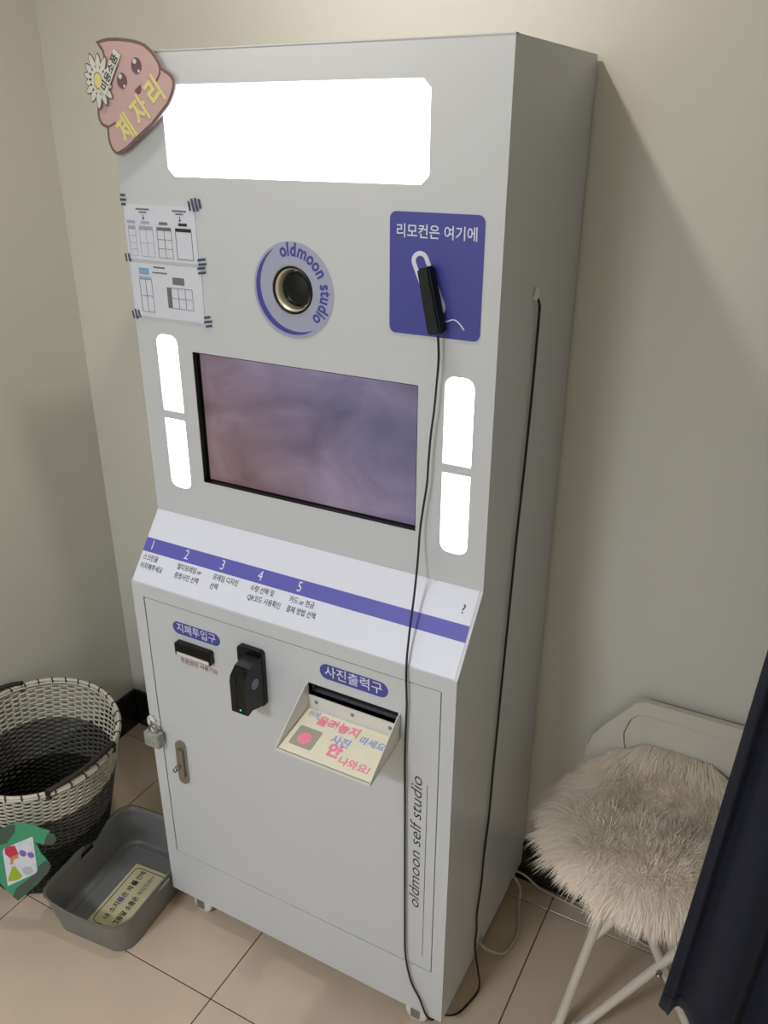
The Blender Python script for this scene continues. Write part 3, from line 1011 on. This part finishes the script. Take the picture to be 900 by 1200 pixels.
# ---------------------------------------------------------------- woven basket
def basket():
    t = root('woven_basket', (-.43, -.03, 0), 'round woven basket with white, grey and black bands in the left corner', 'basket')
    b0 = Vector((-.435, -.030)); b1 = Vector((-.406, -.010))
    rb, rt = .150, .2015
    NR, NST, SG = 57, 58, 232
    def ztop(x, y): return .40 - .10 * (x + .4) + .10 * y
    def pt(th, s_, dr=0):
        c = b0.lerp(b1, s_)
        r = rb + (rt - rb) * (s_ ** .85) + dr
        x = c.x + r * math.cos(th); y = c.y + r * math.sin(th)
        xe = b1.x + rt * math.cos(th); ye = b1.y + rt * math.sin(th)
        return Vector((x, y, .004 + s_ * (ztop(xe, ye) - .004)))
    bands = dict(black=G(), grey=G(), white=G())
    for j in range(NR):
        s_ = (j + .5) / NR
        nm = 'black' if s_ < .44 else 'grey' if s_ < .715 else 'white'
        g = bands[nm]
        V = []
        F = []
        hh = .0039
        for k in range(SG):
            th = 2 * PI * k / SG
            dr = .0029 * math.cos(th * NST / 2 + (PI if j % 2 else 0))
            jit = .0006 * math.sin(k * .7 + j * 2.1)
            c = pt(th, s_, dr)
            rad = Vector((math.cos(th), math.sin(th), 0))
            for (a_, b_) in ((-.0015, 0), (0, hh), (.0015, 0), (0, -hh)):
                V.append(c + rad * a_ + Vector((0, 0, b_ + jit)))
        for k in range(SG):
            l = (k + 1) % SG
            for q in range(4):
                p = (q + 1) % 4
                F.append((k * 4 + q, l * 4 + q, l * 4 + p, k * 4 + p))
        g.add(V, F)
    bands['black'].build('black_band', 'wic_black', t, smooth=True, kind='stuff', label='black woven strands of the lower band')
    bands['grey'].build('grey_band', 'wic_grey', t, smooth=True, kind='stuff', label='grey woven strands of the middle band')
    bands['white'].build('white_band', 'wic_white', t, smooth=True, kind='stuff', label='off-white woven strands of the upper band')
    cols_ = [('black', 'wic_black', 0, .44), ('grey', 'wic_grey', .44, .715), ('white', 'wic_white', .715, .995)]
    for nm, m_, s0, s1 in cols_:
        g = G()
        for k in range(NST):
            th = 2 * PI * (k + .5) / NST
            g.tube([pt(th, s0 + (s1 - s0) * q / 4) for q in range(5)], .0021, 5)
        g.build('stakes', m_, t, kind='stuff')
    g = G()
    g.tube([pt(2 * PI * k / 96, 1.0, .0) for k in range(96)], .0050, 8, closed=True)
    g.tube([pt(2 * PI * k / 96, .985, .005) for k in range(96)], .0028, 6, closed=True)
    g.tube([pt(2 * PI * k / 96, .985, -.005) for k in range(96)], .0028, 6, closed=True)
    rim = g.build('rim', 'wic_white', t, smooth=True)
    g = G()
    for k in range(34):
        th = 2 * PI * k / 34
        c = pt(th, .995)
        rad = Vector((math.cos(th), math.sin(th), 0)); tan = Vector((-math.sin(th), math.cos(th), .0))
        g.tube([c + rad * .0075 * math.cos(a) + Vector((0, 0, .0080 * math.sin(a))) + tan * .003 * math.cos(a) for a in [2 * PI * q / 8 for q in range(8)]], .0019, 5, closed=True)
    g.build('rim_ties', 'rope', rim, smooth=True, kind='stuff')
    for (t0, t1) in ((-36, 20), (150, 204)):
        P = []
        n = 26
        for k in range(n + 1):
            f = k / n
            th = math.radians(t0 + (t1 - t0) * f)
            up = math.sin(PI * f) ** .7 * .016
            P.append(pt(th, 1.0, .002) + Vector((0, 0, .004 + up)))
        g = G().tube(P, [.0058 + .0012 * (k % 2) for k in range(n + 1)], 8)
        for q in (0, n):
            c = P[q]
            g.tube([c + Vector((0, 0, .006)), c - Vector((0, 0, .022))], .007, 8)
        g.build('handle', 'rope', t, smooth=True)
    g = G()
    g.lathe([(rb - .004, 0), (rb + .002, .004), (rb + .001, .012), (rb - .006, .014), (0, .014)], frame((b0.x, b0.y, 0), (1, 0, 0), (0, 1, 0)), 48)
    g.build('base', 'wic_black', t, smooth=True)
basket()

# green cut-out sign on the basket
U = Vector((0.93591496, 0.35222606, 0)); Vv = Vector((-0.04222914, 0.11220885, 0.99278692))
FG = frame(Vector((-.33, -.255, .22)), U, Vv)
gs = root('jersey_sign', (-.24, -.22, .12), 'green jersey shaped cut-out sign with a white picture card on the basket front', 'sign')
GR = [(-.02, .060), (0.021, 0.0763), (0.0365, 0.0952), (0.0603, 0.1126), (0.0827, 0.1201), (0.1001, 0.1223), (0.1254, 0.1195), (0.1417, 0.1119), (0.1626, 0.1086), (0.1605, 0.0987), (0.1494, 0.0853), (0.1457, 0.0704), (0.1432, 0.0676), (0.1222, 0.0722), (0.1274, 0.0607), (0.1337, 0.0396), (0.1433, 0.0286), (0.154, 0.008), (0.1455, -0.0105), (0.1176, -0.0467), (0.0802, -0.0847), (0.0576, -0.107), (0.0455, -0.0972), (0.0419, -0.0901), (0.0277, -0.0793), (0.0244, -0.0696), (0.0167, -0.0606), (0.0048, -0.0496), (-.02, -.035)]
G().plate(GR, -.003, 0, FG).build('board', 'green', gs)
g = G()
g.plate([(0.0365, 0.0952), (0.0581, 0.1123), (0.0774, 0.1150), (0.0729, 0.0925), (0.0495, 0.0605), (0.0311, 0.0532), (-.015, .060), (.02, .0755)], 0, .0006, FG)
g.plate([(0.1426, 0.0224), (0.1562, 0.0082), (0.1452, -0.013), (0.1128, -0.0499), (0.0801, -0.086), (0.0576, -0.107), (0.0461, -0.096), (0.0576, -0.0701), (0.0923, -0.0376), (0.1096, -0.0203), (0.1232, 0.0038)], 0, .0006, FG)
g.plate([(0.1600, 0.1037), (0.1745, 0.1005), (0.1773, 0.0865), (0.1660, 0.0701), (0.1478, 0.0706), (0.1500, 0.088)], -.002, .0006, FG)
g.build('dark_trim', 'darkgreen', gs)
G().plate(inset([(0.1187, 0.0886), (0.1199, -0.0065), (0.1170, -.0140), (0.1096, -0.0203), (0.0372, -0.0653), (0.0364, 0.0343), (.0385, .0420), (0.0457, 0.0478)], 0), .0006, .0012, FG).build('picture_card', 'paper', gs)
g = G()
g.plate([(.0420, .0290), (.0425, .0440), (.0500, .0520), (.0700, .0570), (.0768, .0346), (.0673, .0285), (.052, .0200)], .0012, .0016, FG, 0)
g.plate([(.052, .0200), (.0673, .0285), (.0768, .0346), (.0740, .0200), (.0640, .0180), (.0580, .0010), (.0500, .0010), (.0547, .0110)], .0012, .0016, FG, 1)
g.ribbon(circ(.0985, .0545, .0165, 28), .0012, FG, .0012, .0016, mi=4, closed=True)
g.plate(circ(.0880, .0375, .0090, 20), .0014, .0018, FG, 2)
g.plate(circ(.1085, .0350, .0085, 20), .0014, .0018, FG, 2)
g.plate([(.0560, -.0060), (.0640, -.0045), (.0795, -.0310), (.0640, -.0440), (.0395, -.0510), (.0440, -.0350)], .0012, .0016, FG, 3)
g.ribbon(circ(.0590, .0000, .0050, 16), .0012, FG, .0012, .0016, mi=4, closed=True)
g.plate(circ(.0945, -.0120, .0140, 24, rz=.0120, rot=.5), .0012, .0016, FG, 4)
g.ribbon(circ(.1110, .0000, .0052, 18, rz=.0115, rot=-.3), .0014, FG, .0012, .0016, mi=4, closed=True)
g.build('picture_icons', ['redicon', 'orange', 'purple', 'lime', 'greyicon'], gs)

# ---------------------------------------------------------------- white folding chair
ch = root('folding_chair', (1.12, .30, 0), 'white tubular folding chair standing against the back wall right of the kiosk', 'chair')
def leg(p, q, r=.0105, name='leg', ext=None):
    pts = [Vector(p).lerp(Vector(q), k / 4) for k in range(5)]
    return G().tube(pts, r, 12).build(name, 'chair', ch, smooth=True)
def foot(c):
    G().lathe([(.0125, 0), (.0125, .014), (.011, .018)], frame(c, (1, 0, 0), (0, 1, 0)), 12).build('rubber_foot', 'whiteplastic', ch, smooth=True)
leg((1.031, .170, .420), (.970, .145, .004))
leg((1.076, .195, .430), (1.245, .265, .004))
leg((1.262, .262, .430), (1.009, .166, .004))
leg((1.000, .40, .42), (.982, .435, .004))
leg((1.30, .42, .42), (1.33, .44, .004))
for c in ((.970, .145, 0), (1.009, .166, 0), (1.245, .265, 0), (.982, .435, 0), (1.33, .44, 0)):
    foot(c)
leg((1.012, .168, .292), (1.083, .178, .425), .0095, 'brace')
T = frame((1.152, .205, .236), (1, 0, 0), (0, 0, 1))
G().lathe([(.006, .0), (.006, .012), (.003, .015), (0, .015)], T, 12).build('rivet', 'chrome', ch, smooth=True)
# seat frame
sf = [(x, y, .430) for x, y in rrect(.93, 1.32, .165, .44, .05, 5)]
G().tube(sf, .010, 10, closed=True).build('seat_frame', 'chair', ch, smooth=True)
G().plate(rrect(.93, 1.32, .165, .44, .05, 5), .430, .440, Matrix()).build('seat', 'chairp', ch)
# backrest panel, leaning against the wall
FB = frame((0, .470, .45), (1, 0, 0), (0, .03, 1))
bo = [(.888, .0), (.890, .075), (.902, .115), (.925, .152), (.958, .195), (.985, .232), (1.005, .241), (1.25, .243), (1.30, .230), (1.345, .17), (1.36, .11), (1.36, .0)]
bi = [(.998, .02), (.985, .085), (.972, .118), (.968, .145), (.978, .185), (.992, .202), (1.010, .207), (1.24, .208), (1.275, .195), (1.285, .15), (1.275, .11), (1.26, .02)]
G().plate([bo, bi], -.012, .004, FB).build('backrest_rim', 'chairp', ch)
G().plate(inset(bi, .002), -.012, .002, FB).build('backrest', 'chairp', ch)
G().tube([(.945, .45, .43), (.945, .462, .47), (.95, .474, .53)], .009, 8).build('back_post', 'chair', ch, smooth=True)
G().tube([(1.305, .45, .43), (1.305, .462, .47), (1.30, .474, .53)], .009, 8).build('back_post', 'chair', ch, smooth=True)

# shaggy cover
def fur():
    t = root('fur_cover', (1.09, .31, .44), 'shaggy white fur seat cover draped over the folding chair', 'cushion')
    cx, cy, rx, ry = 1.090, .325, .212, .190
    def surf(u, v):            # u,v in unit disk
        x = cx + rx * u; y = cy + ry * v
        back = max(0, (y - .385) / .12)
        z = .462 + .012 * (1 - (u * u + v * v)) + .125 * min(1, back) ** 1.3
        return Vector((x, min(y, .455 + (y - .455) * .25), z))
    # pad
    V = []; F = []
    NA, NB = 48, 12
    V.append(surf(0, 0))
    for b_ in range(1, NB + 1):
        for a_ in range(NA):
            th = 2 * PI * a_ / NA
            V.append(surf(b_ / NB * math.cos(th), b_ / NB * math.sin(th)))
    for a_ in range(NA):
        th = 2 * PI * a_ / NA
        p = surf(.985 * math.cos(th), .985 * math.sin(th)); p.z -= .020
        V.append(p)
    V.append(surf(0, 0) - Vector((0, 0, .031)))
    for a_ in range(NA):
        F.append((0, 1 + a_, 1 + (a_ + 1) % NA))
    for b_ in range(NB):
        for a_ in range(NA):
            i = 1 + b_ * NA + a_; j = 1 + b_ * NA + (a_ + 1) % NA
            F.append((i, i + NA, j + NA, j))
    for a_ in range(NA):
        F.append((1 + NB * NA + (a_ + 1) % NA, 1 + NB * NA + a_, len(V) - 1))
    link('pad', V, F, 'fur', t, smooth=True)
    # strands
    rs = np.random.RandomState(3)
    N = 60000
    NC = 1500
    ca_ = rs.rand(NC) * 2 * PI; cr = np.sqrt(rs.rand(NC))
    cu, cv = cr * np.cos(ca_), cr * np.sin(ca_)
    ci = rs.randint(0, NC, N)
    rad = np.sqrt(cu ** 2 + cv ** 2)
    lean = rs.normal(0, .40, (NC, 2))
    u = cu[ci] + rs.normal(0, .035, N); v = cv[ci] + rs.normal(0, .035, N)
    rr_ = np.sqrt(u * u + v * v); k = np.maximum(1, rr_ / 1.0); u /= k; v /= k; rr_ = np.minimum(rr_, 1)
    x = cx + rx * u; y = cy + ry * v
    back = np.clip((y - .385) / .12, 0, 1) ** 1.3
    z = .462 + .012 * (1 - rr_ ** 2) + .125 * back - .012 * (rr_ > .97) * rs.rand(N)
    y = np.minimum(y, .455 + (y - .455) * .25)
    P0 = np.c_[x, y, z]
    # direction: up in the middle, outwards at the border
    e = np.clip(rr_, 0, 1) ** 2.2
    dx = u * (.30 + 1.0 * e) + lean[ci, 0] * (1 - .6 * e) + rs.normal(0, .13, N)
    dy = v * (.30 + 1.0 * e) + lean[ci, 1] * (1 - .6 * e) + rs.normal(0, .13, N)
    dz = .30 - .24 * e + rs.normal(0, .08, N)
    dy = np.where(y > .375, -np.abs(dy) * .5 - .22, dy)
    dz = np.where(y > .375, dz + .15, dz)
    Dv = np.c_[dx, dy, dz]; Dv /= np.linalg.norm(Dv, axis=1)[:, None]
    Ln = (.030 + .014 * rs.rand(N) + .016 * e * rs.rand(N)) * (1 + .25 * rs.normal(0, 1, NC)[ci].clip(-1.2, 1.5))
    tipc = np.c_[cx + rx * cu, cy + ry * cv][ci]
    pts = []
    for s_ in (0, .4, .75, 1.0):
        q = P0 + Dv * (Ln * s_)[:, None]
        q[:, 2] -= (.25 + .5 * e) * Ln * s_ ** 2 * .75
        # clump: pull toward the clump's own line
        pull = .45 * s_
        q[:, 0] += (tipc[:, 0] - P0[:, 0]) * pull
        q[:, 1] += (tipc[:, 1] - P0[:, 1]) * pull * (y < .44)
        pts.append(q)
    sidev = np.c_[-Dv[:, 1], Dv[:, 0], rs.normal(0, .15, N)]
    sidev /= np.linalg.norm(sidev, axis=1)[:, None] + 1e-9
    wd = [.0011, .0010, .0006]
    Vs = []
    for q, w in zip(pts[:3], wd):
        Vs.append(q - sidev * w); Vs.append(q + sidev * w)
    Vs.append(pts[3])
    Va = np.stack(Vs, 1)           # N,7,3
    org = np.array([1.09, .31, .44])
    me = bpy.data.meshes.new('fur_strands')
    Va = (Va - org).reshape(-1, 3)
    base = np.arange(N)[:, None] * 7
    tri = np.concatenate([base + np.array(t_) for t_ in ((0, 1, 3), (0, 3, 2), (2, 3, 5), (2, 5, 4), (4, 5, 6))], 1).reshape(-1)
    nt = N * 5
    me.vertices.add(len(Va)); me.vertices.foreach_set('co', Va.ravel())
    me.loops.add(nt * 3); me.loops.foreach_set('vertex_index', tri.astype(np.int32))
    me.polygons.add(nt); me.polygons.foreach_set('loop_start', np.arange(0, nt * 3, 3, dtype=np.int32))
    me.polygons.foreach_set('use_smooth', [True] * nt)
    me.update(calc_edges=True)
    me.materials.append(M['fur'])
    o = bpy.data.objects.new('fur_strands', me)
    COL.objects.link(o); o.parent = t
    o['kind'] = 'stuff'
    ORG[o] = Vector(org)
fur()

# ---------------------------------------------------------------- navy curtain and its rail
def curtain():
    t = root('curtain', (1.5, .01, .36), 'navy blue fabric curtain hanging from a rail at the right', 'curtain')
    NX, NZ = 150, 40
    x1 = 2.10
    V = []
    zt = 2.40
    for j in range(NZ + 1):
        f = j / NZ
        z = .362 + (zt - .362) * f
        xe = 1.158 + .050 * min(1, max(0, z - .362) / .80) ** .9 + .03 * max(0, z - 1.125)
        for i in range(NX + 1):
            s_ = i / NX
            x = xe + (x1 - xe) * s_
            ph = s_ * 9.0 * 2 * PI + .5 * math.sin(f * 2.2 + s_ * 7)
            amp = (.016 + .014 * (1 - f)) * (1 - .25 * math.sin(s_ * 13))
            y = .005 + .055 * math.exp(-s_ / .03) - amp * math.cos(ph) + .010 * math.sin(ph * 2 + f * 3)
            x += .012 * (1 - f * .6) * math.sin(ph * 1.0 + 1.2)
            zz = z - (.012 * math.sin(ph) if j == 0 else 0)
            V.append((x, y, zz))
    n1 = len(V)
    V += [(x, y + .0025, z) for x, y, z in V]
    F = []
    w = NX + 1
    for j in range(NZ):
        for i in range(NX):
            a = j * w + i
            F.append((a, a + 1, a + w + 1, a + w))
            F.append((n1 + a, n1 + a + w, n1 + a + w + 1, n1 + a + 1))
    for i in range(NX):
        F.append((i + 1, i, n1 + i, n1 + i + 1))
        a = NZ * w + i
        F.append((a, a + 1, n1 + a + 1, n1 + a))
    for j in range(NZ):
        a = j * w
        F.append((a, a + w, n1 + a + w, n1 + a))
        a = j * w + NX
        F.append((a + w, a, n1 + a, n1 + a + w))
    link('drape', V, F, 'fabric', t, smooth=True)
    g = G()
    for i in range(NX):
        pass
    hem = [Vector(V[w * 1 + i]) + Vector((0, -.0012, -.015)) for i in range(0, NX + 1)]
    G().tube(hem, .0012, 4).build('hem_seam', 'fabric', t, smooth=True)
    for k in range(10):
        x = 1.27 + k * .088
        G().tube([(x, .010 + .018 * math.cos(a), 2.412 + .018 * math.sin(a)) for a in [2 * PI * q / 14 for q in range(14)]], .0022, 6, closed=True).build('curtain_ring', 'chrome', t, smooth=True)
curtain()
tag(G().tube([(1.2, .010, 2.418), (XR, .010, 2.418)], .011, 12).tube([(1.22, .010, 2.418), (1.22, .010, ROOM_H)], .006, 8).build('curtain_rail', 'chrome', smooth=True), 'metal curtain rail under the ceiling carrying the navy curtain', 'rail')
